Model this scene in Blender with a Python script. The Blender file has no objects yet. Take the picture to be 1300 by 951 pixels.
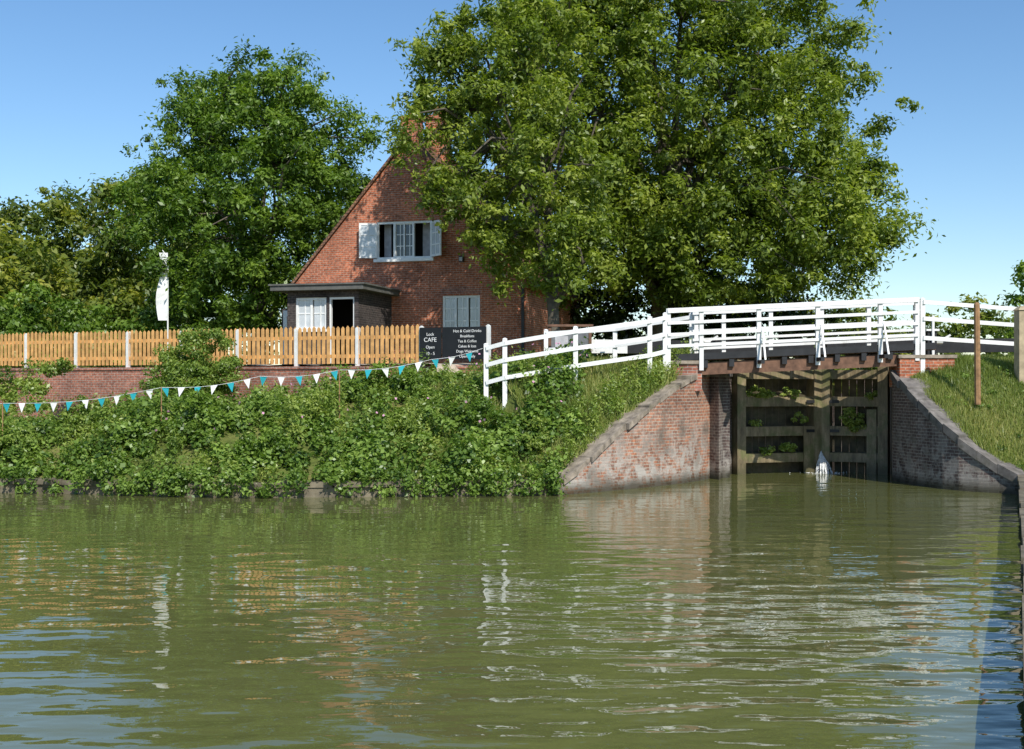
import bpy, math, random
import numpy as np
from mathutils import Vector, Matrix
random.seed(7); rng=np.random.default_rng(7)
scene=bpy.context.scene
COL=scene.collection

# ---------------------------------------------------------------- materials
def nodes(name):
    m=bpy.data.materials.new(name); m.use_nodes=True
    nt=m.node_tree; b=nt.nodes['Principled BSDF']
    return m,nt,b
def N(nt,t,**kw):
    n=nt.nodes.new(t)
    for k,v in kw.items():
        if k in n.inputs: n.inputs[k].default_value=v
        else: setattr(n,k,v)
    return n
def ramp(nt,src,stops):
    r=nt.nodes.new('ShaderNodeValToRGB'); e=r.color_ramp.elements
    while len(e)<len(stops): e.new(0.5)
    for i,(p,c) in enumerate(stops):
        e[i].position=p; e[i].color=(c[0],c[1],c[2],1)
    nt.links.new(src,r.inputs[0]); return r
def mixc(nt,fac,a,b,mode='MIX'):
    m=nt.nodes.new('ShaderNodeMix'); m.data_type='RGBA'; m.blend_type=mode
    for s,i in ((fac,0),(a,6),(b,7)):
        if hasattr(s,'links') or hasattr(s,'is_linked'): nt.links.new(s,m.inputs[i])
        elif i==0: m.inputs[0].default_value=s
        else: m.inputs[i].default_value=(s[0],s[1],s[2],1)
    return m.outputs[2]
def noise(nt,scale,detail=4,vec=None,rough=0.55):
    n=N(nt,'ShaderNodeTexNoise'); n.inputs['Scale'].default_value=scale; n.inputs['Detail'].default_value=detail
    n.inputs['Roughness'].default_value=rough
    if vec is None:
        g=nt.nodes.new('ShaderNodeNewGeometry'); vec=g.outputs['Position']
    nt.links.new(vec,n.inputs['Vector']); return n.outputs['Fac']
def math2(nt,op,a,b):
    m=N(nt,'ShaderNodeMath',operation=op)
    for s,i in ((a,0),(b,1)):
        if hasattr(s,'is_linked'): nt.links.new(s,m.inputs[i])
        else: m.inputs[i].default_value=s
    return m.outputs[0]
def maprange(nt,src,a,b,c,d):
    m=N(nt,'ShaderNodeMapRange'); nt.links.new(src,m.inputs[0])
    for i,v in zip((1,2,3,4),(a,b,c,d)): m.inputs[i].default_value=v
    return m.outputs[0]
def bump(nt,b,h,strength=0.4,dist=0.02):
    bp=nt.nodes.new('ShaderNodeBump'); bp.inputs['Strength'].default_value=strength; bp.inputs['Distance'].default_value=dist
    nt.links.new(h,bp.inputs['Height']); nt.links.new(bp.outputs[0],b.inputs['Normal'])

def plain(name,col,rough=0.6,var=0.25,scale=3,metal=0,spec=0.4,grime=None):
    m,nt,b=nodes(name)
    f=noise(nt,scale)
    c=ramp(nt,f,[(0.3,[c*(1-var) for c in col]),(0.7,[min(1,c*(1+var)) for c in col])]).outputs[0]
    if grime:
        f3=noise(nt,2.3,6,rough=.75); r3=ramp(nt,f3,[(.52,(0,0,0)),(.68,(.75,.75,.75))]); c=mixc(nt,r3.outputs[0],c,grime)
    nt.links.new(c,b.inputs['Base Color'])
    b.inputs['Roughness'].default_value=rough; b.inputs['Metallic'].default_value=metal
    b.inputs['Specular IOR Level'].default_value=spec
    return m
def brickmat(name,c1,c2,mortar,weather=None,bw=0.225,rh=0.075,ms=0.009,stain=None):
    m,nt,b=nodes(name)
    uv=nt.nodes.new('ShaderNodeUVMap')
    t=nt.nodes.new('ShaderNodeTexBrick'); nt.links.new(uv.outputs[0],t.inputs['Vector'])
    t.inputs['Color1'].default_value=(*c1,1); t.inputs['Color2'].default_value=(*c2,1); t.inputs['Mortar'].default_value=(*mortar,1)
    t.inputs['Scale'].default_value=1; t.inputs['Brick Width'].default_value=bw; t.inputs['Row Height'].default_value=rh
    t.inputs['Mortar Size'].default_value=ms; t.inputs['Mortar Smooth'].default_value=0.2; t.inputs['Bias'].default_value=-0.1
    c=t.outputs['Color']
    f=noise(nt,0.9,5)
    rr=ramp(nt,f,[(0.3,(0.62,0.6,0.6)),(0.5,(1,1,1)),(0.72,(1.3,1.2,1.12))])
    c=mixc(nt,1.0,c,rr.outputs[0],'MULTIPLY')
    f2=noise(nt,14,2); rr2=ramp(nt,f2,[(0.35,(0.72,0.72,0.72)),(0.65,(1.25,1.22,1.2))])
    c=mixc(nt,1.0,c,rr2.outputs[0],'MULTIPLY')
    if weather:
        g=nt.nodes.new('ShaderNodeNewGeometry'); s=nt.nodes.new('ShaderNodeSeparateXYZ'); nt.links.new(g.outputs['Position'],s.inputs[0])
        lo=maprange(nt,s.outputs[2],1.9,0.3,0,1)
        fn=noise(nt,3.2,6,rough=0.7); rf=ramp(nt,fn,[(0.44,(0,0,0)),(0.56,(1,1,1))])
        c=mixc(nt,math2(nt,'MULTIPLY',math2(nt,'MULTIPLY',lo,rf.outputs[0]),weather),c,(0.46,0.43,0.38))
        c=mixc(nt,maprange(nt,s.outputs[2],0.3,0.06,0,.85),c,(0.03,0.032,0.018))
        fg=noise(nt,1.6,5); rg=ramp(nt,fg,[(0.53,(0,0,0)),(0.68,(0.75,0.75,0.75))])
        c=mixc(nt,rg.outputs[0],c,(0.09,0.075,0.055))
    nt.links.new(c,b.inputs['Base Color']); b.inputs['Roughness'].default_value=0.9; b.inputs['Specular IOR Level'].default_value=0.2
    bump(nt,b,math2(nt,'SUBTRACT',1.0,t.outputs['Fac']),0.6,0.008)
    return m
def leafmat(name,dark,mid,light,trans=0.35):
    m,nt,b=nodes(name); nt.nodes.remove(b)
    a=nt.nodes.new('ShaderNodeAttribute'); a.attribute_name='tint'
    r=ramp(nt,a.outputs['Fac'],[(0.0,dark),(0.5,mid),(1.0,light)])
    df=nt.nodes.new('ShaderNodeBsdfDiffuse'); nt.links.new(r.outputs[0],df.inputs[0])
    gl=nt.nodes.new('ShaderNodeBsdfGlossy'); gl.inputs['Roughness'].default_value=.42; gl.inputs[0].default_value=(.9,.95,.9,1)
    m1=nt.nodes.new('ShaderNodeMixShader'); m1.inputs[0].default_value=.045; nt.links.new(df.outputs[0],m1.inputs[1]); nt.links.new(gl.outputs[0],m1.inputs[2])
    tr=nt.nodes.new('ShaderNodeBsdfTranslucent')
    tc=mixc(nt,1.0,r.outputs[0],(1.4,1.55,0.5),'MULTIPLY'); nt.links.new(tc,tr.inputs[0])
    mx=nt.nodes.new('ShaderNodeMixShader'); mx.inputs[0].default_value=trans
    nt.links.new(m1.outputs[0],mx.inputs[1]); nt.links.new(tr.outputs[0],mx.inputs[2])
    nt.links.new(mx.outputs[0],nt.nodes['Material Output'].inputs[0])
    return m

M={}
M['brick']=brickmat('red_brick',(0.47,0.155,0.08),(0.30,0.10,0.055),(0.42,0.31,0.24))
M['brickwall']=brickmat('garden_brick',(0.38,0.16,0.11),(0.27,0.11,0.08),(0.36,0.32,0.28))
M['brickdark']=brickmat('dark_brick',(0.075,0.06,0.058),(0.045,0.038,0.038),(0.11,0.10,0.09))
M['lockred']=brickmat('lock_brick',(0.38,0.18,0.11),(0.22,0.115,0.08),(0.38,0.34,0.28),weather=0.95)  # redder brick mix for the left wing wall
M['lockdark']=brickmat('dark_lock_brick',(0.13,0.095,0.085),(0.09,0.068,0.065),(0.26,0.24,0.21),weather=0.55)  # darker brick mix for the chamber, end and right wing walls
M['tile']=brickmat('roof_tile',(0.28,0.15,0.09),(0.19,0.11,0.075),(0.06,0.045,0.035),bw=0.17,rh=0.11,ms=0.012)
M['white']=plain('white_paint',(0.80,0.80,0.78),0.45,0.05,6,grime=(.62,.62,.57))
M['whitewood']=plain('weathered_white_paint',(0.74,0.74,0.71),0.55,0.12,7)
M['black']=plain('black_paint',(0.022,0.022,0.024),0.45,0.3,5)
M['signblack']=plain('sign_black',(0.012,0.012,0.014),0.35,0.2,5)
M['pine']=plain('fence_wood',(0.64,0.35,0.125),0.6,0.28,5)
M['brownwood']=plain('brown_timber',(0.15,0.08,0.05),0.8,0.4,6)
M['felt']=plain('roof_felt',(0.11,0.11,0.10),0.85,0.25,4)
M['stone']=plain('coping_stone',(0.27,0.225,0.175),0.9,0.5,5,grime=(.12,.11,.06))
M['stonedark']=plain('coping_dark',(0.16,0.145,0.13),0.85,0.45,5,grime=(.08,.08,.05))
M['concrete']=plain('edging_concrete',(0.17,0.145,0.10),0.9,0.45,3,grime=(.05,.055,.025))
M['bark']=plain('bark',(0.10,0.085,0.065),0.95,0.4,6)
M['dark']=plain('interior_dark',(0.015,0.014,0.014),0.9,0.1,3)
M['glass']=plain('window_glass',(0.04,0.045,0.05),0.06,0.2,3,spec=0.8)
M['openglass']=plain('pale_pane',(0.52,0.55,0.57),0.12,0.2,2,spec=0.8)
M['curtain']=plain('curtain',(0.45,0.45,0.47),0.9,0.2,6)
M['pot']=plain('clay_pot',(0.35,0.13,0.07),0.8,0.2,6)
M['slate']=plain('slate_board',(0.16,0.17,0.18),0.6,0.3,6)
M['teal']=plain('teal_cloth',(0.02,0.36,0.42),0.8,0.1,6)
M['postwood']=plain('post_wood',(0.30,0.17,0.08),0.85,0.35,8)
M['sandstone']=plain('sandstone',(0.42,0.34,0.22),0.9,0.25,5)
M['gravel']=plain('gravel_path',(0.42,0.35,0.27),0.95,0.25,9)
M['leaf_ash']=leafmat('leaf_ash',(0.07,0.11,0.016),(0.18,0.245,0.034),(0.33,0.38,0.065),.38)
M['leaf_green']=leafmat('leaf_green',(0.05,0.10,0.014),(0.13,0.22,0.03),(0.23,0.33,0.05),.38)
M['leaf_far']=leafmat('leaf_far',(0.06,0.095,0.018),(0.14,0.195,0.032),(0.34,0.35,0.055),.38)
M['leaf_bramble']=leafmat('leaf_bramble',(0.04,0.085,0.015),(0.14,0.23,0.035),(0.29,0.40,0.085),.33)
M['leaf_nettle']=leafmat('leaf_nettle',(0.07,0.12,0.02),(0.18,0.27,0.045),(0.34,0.40,0.09),.33)
M['leaf_shaded']=leafmat('leaf_shaded',(0.012,0.025,0.008),(0.035,0.065,0.014),(0.07,0.11,0.02),0.2)  # shade under the ash crown is put into these leaf tones
M['grass']=leafmat('grass_blade',(0.10,0.15,0.025),(0.20,0.26,0.05),(0.42,0.40,0.14),.25)
M['flower']=plain('pink_flower',(0.55,0.28,0.40),0.8,0.2,5)

def gatemat():
    m,nt,b=nodes('wet_gate_timber')
    g=nt.nodes.new('ShaderNodeNewGeometry'); mp=nt.nodes.new('ShaderNodeMapping'); nt.links.new(g.outputs['Position'],mp.inputs[0]); mp.inputs['Scale'].default_value=(3,3,.7)
    f=noise(nt,2.2,6,mp.outputs[0],rough=0.7)
    c=ramp(nt,f,[(0.3,(0.09,0.07,0.04)),(0.52,(0.24,0.185,0.105)),(0.75,(0.38,0.31,0.20))]).outputs[0]
    f2=noise(nt,2.2,5,rough=.7); r2=ramp(nt,f2,[(0.48,(0,0,0)),(0.62,(0.7,0.7,0.7))])
    c=mixc(nt,r2.outputs[0],c,(0.11,0.13,0.04))
    s=nt.nodes.new('ShaderNodeSeparateXYZ'); nt.links.new(g.outputs['Position'],s.inputs[0])
    c=mixc(nt,maprange(nt,s.outputs[2],.45,.1,0,.75),c,(.05,.05,.022))
    nt.links.new(c,b.inputs['Base Color']); b.inputs['Roughness'].default_value=0.5
    bump(nt,b,f,0.5,0.02); return m
M['gate']=gatemat()
M['gateboard']=plain('gate_boards',(0.075,0.062,0.035),0.7,.5,4,grime=(.04,.055,.015))
def groundmat():
    m,nt,b=nodes('grassy_ground')
    f=noise(nt,0.8,6); c=ramp(nt,f,[(0.3,(0.07,0.10,0.025)),(0.5,(0.12,0.15,0.04)),(0.72,(0.19,0.18,0.07))]).outputs[0]
    f2=noise(nt,9,4,rough=0.7); c2=ramp(nt,f2,[(0.3,(0.6,0.6,0.6)),(0.7,(1.35,1.3,1.2))]).outputs[0]
    c=mixc(nt,1.0,c,c2,'MULTIPLY')
    nt.links.new(c,b.inputs['Base Color']); b.inputs['Roughness'].default_value=1; b.inputs['Specular IOR Level'].default_value=0.1
    bump(nt,b,f2,0.6,0.05); return m
M['ground']=groundmat()
def watermat():
    m,nt,b=nodes('canal_water')
    g=nt.nodes.new('ShaderNodeNewGeometry')
    sp=nt.nodes.new('ShaderNodeSeparateXYZ'); nt.links.new(g.outputs['Position'],sp.inputs[0])
    mp=nt.nodes.new('ShaderNodeMapping'); nt.links.new(g.outputs['Position'],mp.inputs[0]); mp.inputs['Scale'].default_value=(0.7,1.4,1)
    n1=noise(nt,1.4,1.2,mp.outputs[0],0.4); n2=noise(nt,4.2,1.5,mp.outputs[0],0.4)
    f0=noise(nt,0.16,2)
    amp=maprange(nt,f0,.38,.62,.45,1.0)
    near=maprange(nt,sp.outputs[1],22,8,.38,1.2)
    side=maprange(nt,sp.outputs[0],-3,3,.75,1.3)
    h=math2(nt,'ADD',n1,math2(nt,'MULTIPLY',n2,.2))
    h=math2(nt,'MULTIPLY',math2(nt,'MULTIPLY',math2(nt,'MULTIPLY',h,amp),near),side)
    bump(nt,b,h,1.0,0.048)
    f=noise(nt,0.3,3); c=ramp(nt,f,[(0.3,(0.105,0.115,0.036)),(0.7,(0.135,0.142,0.048))])
    nt.links.new(c.outputs[0],b.inputs['Base Color'])
    b.inputs['Roughness'].default_value=0.008; b.inputs['IOR'].default_value=1.5; b.inputs['Specular IOR Level'].default_value=0.62
    return m
M['water']=watermat()
def foam():
    m,nt,b=nodes('white_water'); f=noise(nt,16,4)
    c=ramp(nt,f,[(0.3,(0.55,0.58,0.54)),(0.6,(0.88,0.88,0.88))]); nt.links.new(c.outputs[0],b.inputs['Base Color'])
    b.inputs['Roughness'].default_value=0.4; return m
M['foam']=foam()

# ---------------------------------------------------------------- mesh builder
class MB:
    def __init__(s): s.v=[]; s.f=[]; s.m=[]; s.uv=[]; s.mats=[]
    def mi(s,k):
        if k not in s.mats: s.mats.append(k)
        return s.mats.index(k)
    def face(s,pts,mat,uv=None):
        i=len(s.v); s.v+= [tuple(p) for p in pts]; s.f.append(tuple(range(i,i+len(pts)))); s.m.append(s.mi(mat))
        if uv is None:
            P=[Vector(p) for p in pts]; n=Vector((0,0,0))
            for a in range(len(P)):
                p,q=P[a],P[(a+1)%len(P)]
                n+=Vector(((p.y-q.y)*(p.z+q.z),(p.z-q.z)*(p.x+q.x),(p.x-q.x)*(p.y+q.y)))
            if n.length>0: n.normalize()
            t=Vector((0,0,1)).cross(n)
            if t.length<0.05: t=Vector((1,0,0)); bb=Vector((0,1,0))
            else: t.normalize(); bb=n.cross(t)
            uv=[(p.dot(t),p.dot(bb)) for p in P]
        s.uv+=uv
    def hexa(s,c,mat):
        for q in ((3,2,1,0),(4,5,6,7),(0,1,5,4),(1,2,6,5),(2,3,7,6),(3,0,4,7)):
            s.face([c[k] for k in q],mat)
    def box(s,x0,x1,y0,y1,z0,z1,mat):
        s.hexa([(x0,y0,z0),(x1,y0,z0),(x1,y1,z0),(x0,y1,z0),(x0,y0,z1),(x1,y0,z1),(x1,y1,z1),(x0,y1,z1)],mat)
    def beam(s,a,b,w,h,mat):
        a=Vector(a); b=Vector(b); d=(b-a).normalized()
        sd=d.cross(Vector((0,0,1)))
        if sd.length<0.02: sd=Vector((1,0,0))
        sd.normalize(); up=sd.cross(d).normalized()
        sd=sd*w/2; up=up*h/2
        s.hexa([a-sd-up,a+sd-up,b+sd-up,b-sd-up,a-sd+up,a+sd+up,b+sd+up,b-sd+up],mat)
    def prism(s,poly,y0,y1,mat):
        s.face([(x,y0,z) for x,z in poly],mat); s.face([(x,y1,z) for x,z in reversed(poly)],mat)
        n=len(poly)
        for i in range(n):
            a=poly[i]; b=poly[(i+1)%n]
            s.face([(b[0],y0,b[1]),(a[0],y0,a[1]),(a[0],y1,a[1]),(b[0],y1,b[1])],mat)
    def tube(s,pts,rad,mat,k=7,cap=True):
        pts=[Vector(p) for p in pts]; rings=[]
        for i,p in enumerate(pts):
            d=(pts[min(i+1,len(pts)-1)]-pts[max(i-1,0)]).normalized()
            r=Vector((1,0,0)) if abs(d.x)<0.8 else Vector((0,1,0))
            a=d.cross(r).normalized(); b=d.cross(a)
            rings.append([p+(a*math.cos(2*math.pi*j/k)+b*math.sin(2*math.pi*j/k))*rad[i] for j in range(k)])
        for i in range(len(pts)-1):
            for j in range(k):
                s.face([rings[i][j],rings[i+1][j],rings[i+1][(j+1)%k],rings[i][(j+1)%k]],mat)
        if cap: s.face(rings[-1][::-1],mat); s.face(rings[0],mat)
    def obj(s,name,parent=None,smooth=False):
        me=bpy.data.meshes.new(name); me.from_pydata(s.v,[],s.f)
        for k in s.mats: me.materials.append(M[k])
        me.polygons.foreach_set('material_index',s.m)
        u=me.uv_layers.new(name='UVMap'); u.data.foreach_set('uv',np.array(s.uv,dtype=np.float32).ravel())
        if smooth: me.polygons.foreach_set('use_smooth',[True]*len(s.f))
        me.update(); o=bpy.data.objects.new(name,me); COL.objects.link(o)
        if parent: o.parent=parent
        return o
def empty(name,loc=(0,0,0),rz=0):
    e=bpy.data.objects.new(name,None); e.location=loc; e.rotation_euler=(0,0,rz); COL.objects.link(e); return e

def fastmesh(name,V,k,mat,tint=None,parent=None):
    n=len(V)//k; me=bpy.data.meshes.new(name)
    me.vertices.add(len(V)); me.vertices.foreach_set('co',V.astype(np.float32).ravel())
    me.loops.add(n*k); me.loops.foreach_set('vertex_index',np.arange(n*k,dtype=np.int32))
    me.polygons.add(n); me.polygons.foreach_set('loop_start',np.arange(0,n*k,k,dtype=np.int32))
    me.polygons.foreach_set('loop_total',np.full(n,k,dtype=np.int32))
    me.materials.append(M[mat]); me.update(calc_edges=True)
    if tint is not None:
        a=me.attributes.new('tint','FLOAT','POINT'); a.data.foreach_set('value',np.repeat(tint,k).astype(np.float32))
    o=bpy.data.objects.new(name,me); COL.objects.link(o)
    if parent: o.parent=parent
    return o
def norm(a): return a/np.maximum(np.linalg.norm(a,axis=1,keepdims=True),1e-6)
def leaves(name,C,Nr,S,T,mat,aspect=0.5,parent=None):
    n=len(C); a=norm(np.cross(Nr,rng.normal(size=(n,3)))); b=np.cross(Nr,a); S=S[:,None]
    V=np.empty((n,4,3)); V[:,0]=C-a*S*.5-Nr*S*.08; V[:,1]=C+b*S*aspect*.5; V[:,2]=C+a*S*.5-Nr*S*.12; V[:,3]=C-b*S*aspect*.5
    return fastmesh(name,V.reshape(-1,3),4,mat,np.clip(T,0,1),parent)
def clump_leaves(cc,cr,per,size,flat=0.7,tb=0.5,tv=0.16,upb=0.45,sizev=0.3,fuzzy=False):
    k=len(cc); n=k*per
    idx=np.repeat(np.arange(k),per); d=norm(rng.normal(size=(n,3)))
    if fuzzy: r=np.abs(rng.normal(size=n))*.42+.3*rng.random(n)+.12
    else: r=rng.random(n)**0.45
    off=d*(r*cr[idx])[:,None]; off[:,2]*=flat
    C=cc[idx]+off
    if fuzzy: C[:,2]-=.16*(r**2)*cr[idx]
    Nr=norm(d*0.7+rng.normal(size=(n,3))*0.6+np.array([0,0,upb]))
    S=size*(1+sizev*rng.normal(size=n)).clip(.45,1.8)
    ct=tb+tv*rng.normal(size=k)
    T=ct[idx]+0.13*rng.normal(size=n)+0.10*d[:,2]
    return C,Nr,S,T
def ell_clumps(ells,n,rmin,rmax,inner=0.45,bumpy=0.16):
    w=np.array([e[6] if len(e)>6 else e[3]*e[5]*1.0 for e in ells]); w=w/w.sum()
    ei=rng.choice(len(ells),n,p=w); E=np.array([e[:6] for e in ells])[ei]
    d=norm(rng.normal(size=(n,3)))
    r=inner+(1-inner)*rng.random(n)**0.6
    wob=1+bumpy*(np.sin(d[:,0]*5+ei)*np.cos(d[:,2]*6+1.3*ei)+0.6*np.sin(d[:,1]*9+d[:,2]*7))
    c=E[:,:3]+d*E[:,3:6]*(r*wob)[:,None]
    rr=rmin+(rmax-rmin)*rng.random(n)**1.6
    return c,rr

def tree(name,base,ells,ncl,per,lsize,mat,tr=0.35,rmin=0.5,rmax=1.1,nlimb=14,nb=50,tb=0.5,extra_tw=60,asp=.42):
    e=empty(name,base); bx,by,bz=base
    cc,cr=ell_clumps(ells,ncl,rmin,rmax)
    cs,crs=ell_clumps(ells,extra_tw,0.3,0.6,inner=0.96,bumpy=0.2)
    cc2=cc-np.array(base); cs2=cs-np.array(base)
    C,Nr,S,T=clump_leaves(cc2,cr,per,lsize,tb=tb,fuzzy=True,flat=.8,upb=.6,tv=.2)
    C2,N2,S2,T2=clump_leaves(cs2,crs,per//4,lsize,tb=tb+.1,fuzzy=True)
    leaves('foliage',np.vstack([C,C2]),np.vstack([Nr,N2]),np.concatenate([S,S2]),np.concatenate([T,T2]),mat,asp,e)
    mb=MB(); allc=np.vstack([cc2,cs2])
    ctr=np.mean(cc2,axis=0); topz=ctr[2]
    th=topz*0.9
    tp=[Vector((ctr[0]*t*t*.8+0.1*math.sin(4*t),ctr[1]*t*t*.8,th*t)) for t in np.linspace(0,1,8)]
    mb.tube([tp[0]-Vector((0,0,.4))]+tp,[tr*1.5]+[tr*(1.25 if i==0 else 1-0.09*i) for i in range(8)],'bark',9)
    starts=[]
    for i in range(nlimb):
        t=random.randint(2,7); s=tp[t]; q=Vector(allc[random.randrange(len(cc2))])
        if q.z<s.z*0.7: q.z=s.z+0.5
        mid=s.lerp(q,0.45)+Vector((0,0,0.12*(q-s).length)); r0=tr*(0.55-.03*t)
        pts=[s,s.lerp(mid,.5),mid,mid.lerp(q,.5)+Vector((0,0,.1)),q]
        mb.tube(pts,[r0,r0*.8,r0*.6,r0*.4,r0*.15],'bark',6); starts+=pts[1:4]
    for i in range(nb):
        q=Vector(allc[random.randrange(len(allc))]); s=min(starts,key=lambda p:(p-q).length)
        mid=s.lerp(q,.5)+Vector((random.uniform(-.2,.2),random.uniform(-.2,.2),.15*(q-s).length))
        mb.tube([s,mid,q],[.055,.04,.015],'bark',4)
    mb.obj('trunk_and_limbs',e,True)
    return e
def mass(name,ells,ncl,per,lsize,mat,rmin,rmax,tb=0.5,tv=.2,inner=0.5,fuzzy=False,asp=.5):
    cc,cr=ell_clumps(ells,ncl,rmin,rmax,inner=inner)
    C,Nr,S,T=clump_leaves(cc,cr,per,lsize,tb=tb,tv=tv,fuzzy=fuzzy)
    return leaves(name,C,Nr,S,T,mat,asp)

# ---------------------------------------------------------------- terrain
B=[(-90,29,.3),(-25,27,.3),(-10.8,25.7,.3),(-5.4,24.7,.3),(1.08,25.3,.35),(1.5,25.6,.62),(2.2,26.25,1.2),(3.27,27.3,1.95),(4.15,28.3,2.5),(4.95,29.6,2.72),
   (5.75,31.0,2.72),(12.4,52,2.72),(16.6,52,2.72),(9.96,31.0,2.72),(9.35,29.0,2.72),(9.45,27.7,2.1),(9.85,26.4,1.3),(10.75,25.5,.5),(10.9,25.3,.42),
   (0.1,0.0,.42),(-5,-12,.42),(-90,-14,.42)]
Bp=np.array(B)
def boundary(P):
    best=np.full(len(P),1e9); zt=np.zeros(len(P)); seg=np.zeros(len(P),int)
    ws=np.zeros(len(P)); wz=np.zeros(len(P))
    for i in range(len(B)-1):
        a=Bp[i,:2]; b=Bp[i+1,:2]; ab=b-a
        t=np.clip(((P-a)@ab)/(ab@ab),0,1); q=a+t[:,None]*ab
        d=np.hypot(*(P-q).T); zi=Bp[i,2]+t*(Bp[i+1,2]-Bp[i,2]); m=d<best
        best[m]=d[m]; zt[m]=zi[m]; seg[m]=i
        if 13<=i<=18:
            w_=1/np.maximum(d,.05)**3; ws+=w_; wz+=w_*zi
    zt=np.where(seg>=13,wz/ws,zt)
    ins=np.zeros(len(P),bool); n=len(B)
    for i in range(n):
        x1,y1=Bp[i,:2]; x2,y2=Bp[(i+1)%n,:2]
        if y1==y2: continue
        c=((y1>P[:,1])!=(y2>P[:,1]))&(P[:,0]<(x2-x1)*(P[:,1]-y1)/(y2-y1)+x1); ins^=c
    return best,zt,seg,ins
def fenceY(x): return 32.6-(x+0.65)*0.394
def H(P):
    P=np.atleast_2d(np.asarray(P,float)); d,zt,seg,ins=boundary(P); x,y=P[:,0],P[:,1]
    right=(seg>=12)
    pf=np.interp(x,[-14,-10,-6,-2,1,3.5,4.6],[1.0,1.15,1.5,2.25,2.6,2.75,2.9])
    back=(y>fenceY(x)+0.05)&(x<-0.6)
    far=np.clip((y-60)/200,0,1)*0.5
    plat=np.where(back,2.9,pf); plat=np.where((x>=-.6)&(y>33),np.maximum(plat,2.8),plat)
    kR=np.interp(y,[12,27],[.07,.42])
    hL=np.minimum(zt-0.05+np.maximum(d-.3,0)*0.5,plat); hL=np.where(back,plat,hL)
    hR=np.minimum(zt-0.05+np.maximum(d-.3,0)*kR,2.95)
    h=np.where(right,hR,hL)+far
    h=h+(0.03*np.sin(x*1.7+y)*np.sin(y*1.3)+.03*np.sin(x*3.1-y*2.2))*(d>1)
    h=np.where(ins|(d<.3),-1.6,h)
    return h
def h1(x,y): return float(H([[x,y]])[0])
xs=np.concatenate([[-1500,-800,-400,-200,-120,-80,-60,-45,-35,-30,-26],np.arange(-24,18,.25),[18,20,23,27,32,40,55,80,140,300,700,1500]])
ys=np.concatenate([[-1200,-500,-200,-80,-40,-20,-12,-6,-3],np.arange(-1,22,.5),np.arange(22,56,.25),[56,58,62,68,80,100,150,250,500,1000,2000]])
X,Y=np.meshgrid(xs,ys); P=np.stack([X.ravel(),Y.ravel()],1); Z=H(P)
nx,ny=len(xs),len(ys); V=np.column_stack([P,Z])
ii=(np.arange(ny-1)[:,None]*nx+np.arange(nx-1)[None,:]).ravel()
F=np.stack([ii,ii+1,ii+nx+1,ii+nx],1)
me=bpy.data.meshes.new('ground'); me.from_pydata(V.tolist(),[],F.tolist()); me.materials.append(M['ground']); me.polygons.foreach_set('use_smooth',[True]*len(F))
COL.objects.link(bpy.data.objects.new('ground',me))
mb=MB(); mb.face([(-120,-40,0),(60,-40,0),(60,53,0),(-120,53,0)],'water'); mb.obj('water')

# ---------------------------------------------------------------- walls round the water
def offs(pl,t):
    out=[]
    for i in range(len(pl)):
        a=Vector(pl[max(i-1,0)][:2]); b=Vector(pl[min(i+1,len(pl)-1)][:2]); d=(b-a).normalized()
        out.append((pl[i][0]-d.y*t,pl[i][1]+d.x*t))
    return out
def resample(pl,step):
    P=[Vector(p) for p in pl]; dense=[]
    for i in range(len(P)-1):
        p0=P[max(i-1,0)];p1=P[i];p2=P[i+1];p3=P[min(i+2,len(P)-1)]
        for k in range(12):
            t=k/12; dense.append(0.5*((2*p1)+(-p0+p2)*t+(2*p0-5*p1+4*p2-p3)*t*t+(-p0+3*p1-3*p2+p3)*t**3))
    dense.append(P[-1]); L=[0]
    for i in range(1,len(dense)): L.append(L[-1]+(dense[i]-dense[i-1]).length)
    n=max(1,round(L[-1]/step)); out=[]
    for k in range(n+1):
        s=L[-1]*k/n; j=0
        while j<len(L)-2 and L[j+1]<s: j+=1
        f=(s-L[j])/max(1e-6,L[j+1]-L[j]); out.append(dense[j].lerp(dense[j+1],min(1,f)))
    return out
def wall_along(name,pl,brick,coping,ct=0.16,th=0.6,step=0.55,over=0.05,jit=0.012,zlo=-1.6):
    pts=resample(pl,step); back=offs(pts,th); lip=offs(pts,-over); mb=MB(); s=0
    for i in range(len(pts)-1):
        a,b=pts[i],pts[i+1]; L=(Vector(b[:2])-Vector(a[:2])).length
        za,zb=a[2]-ct,b[2]-ct
        mb.face([(a[0],a[1],zlo),(b[0],b[1],zlo),(b[0],b[1],zb),(a[0],a[1],za)],brick,[(s,zlo),(s+L,zlo),(s+L,zb),(s,za)])
        mb.face([(back[i+1][0],back[i+1][1],zlo),(back[i][0],back[i][1],zlo),(back[i][0],back[i][1],za),(back[i+1][0],back[i+1][1],zb)],brick)
        g=0.012; j=random.uniform(-jit,jit); oj=random.uniform(-jit,jit)
        def lp(p,q,t): return (p[0]+(q[0]-p[0])*t,p[1]+(q[1]-p[1])*t)
        g0=g/L; l0,l1=lp(lip[i],lip[i+1],g0),lp(lip[i],lip[i+1],1-g0); b0,b1=lp(back[i],back[i+1],g0),lp(back[i],back[i+1],1-g0)
        l0=(l0[0]+oj,l0[1]-oj); l1=(l1[0]+oj,l1[1]-oj); j2=j+random.uniform(-jit,jit)
        mb.hexa([(*l0,za+.002+min(j,0)),(*l1,zb+.002+min(j,0)),(*b1,zb+j),(*b0,za+j),(*l0,a[2]+j),(*l1,b[2]+j2),(*b1,b[2]+j2),(*b0,a[2]+j)],coping)
        s+=L
    return mb.obj(name)
wall_along('canal_edging',[(-40,27.6,.3),(-25,27,.3),(-10.8,25.7,.3),(-5.4,24.7,.3),(1.08,25.3,.33)],'concrete','concrete',ct=.1,th=.45,step=1.2,jit=.02)
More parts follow.
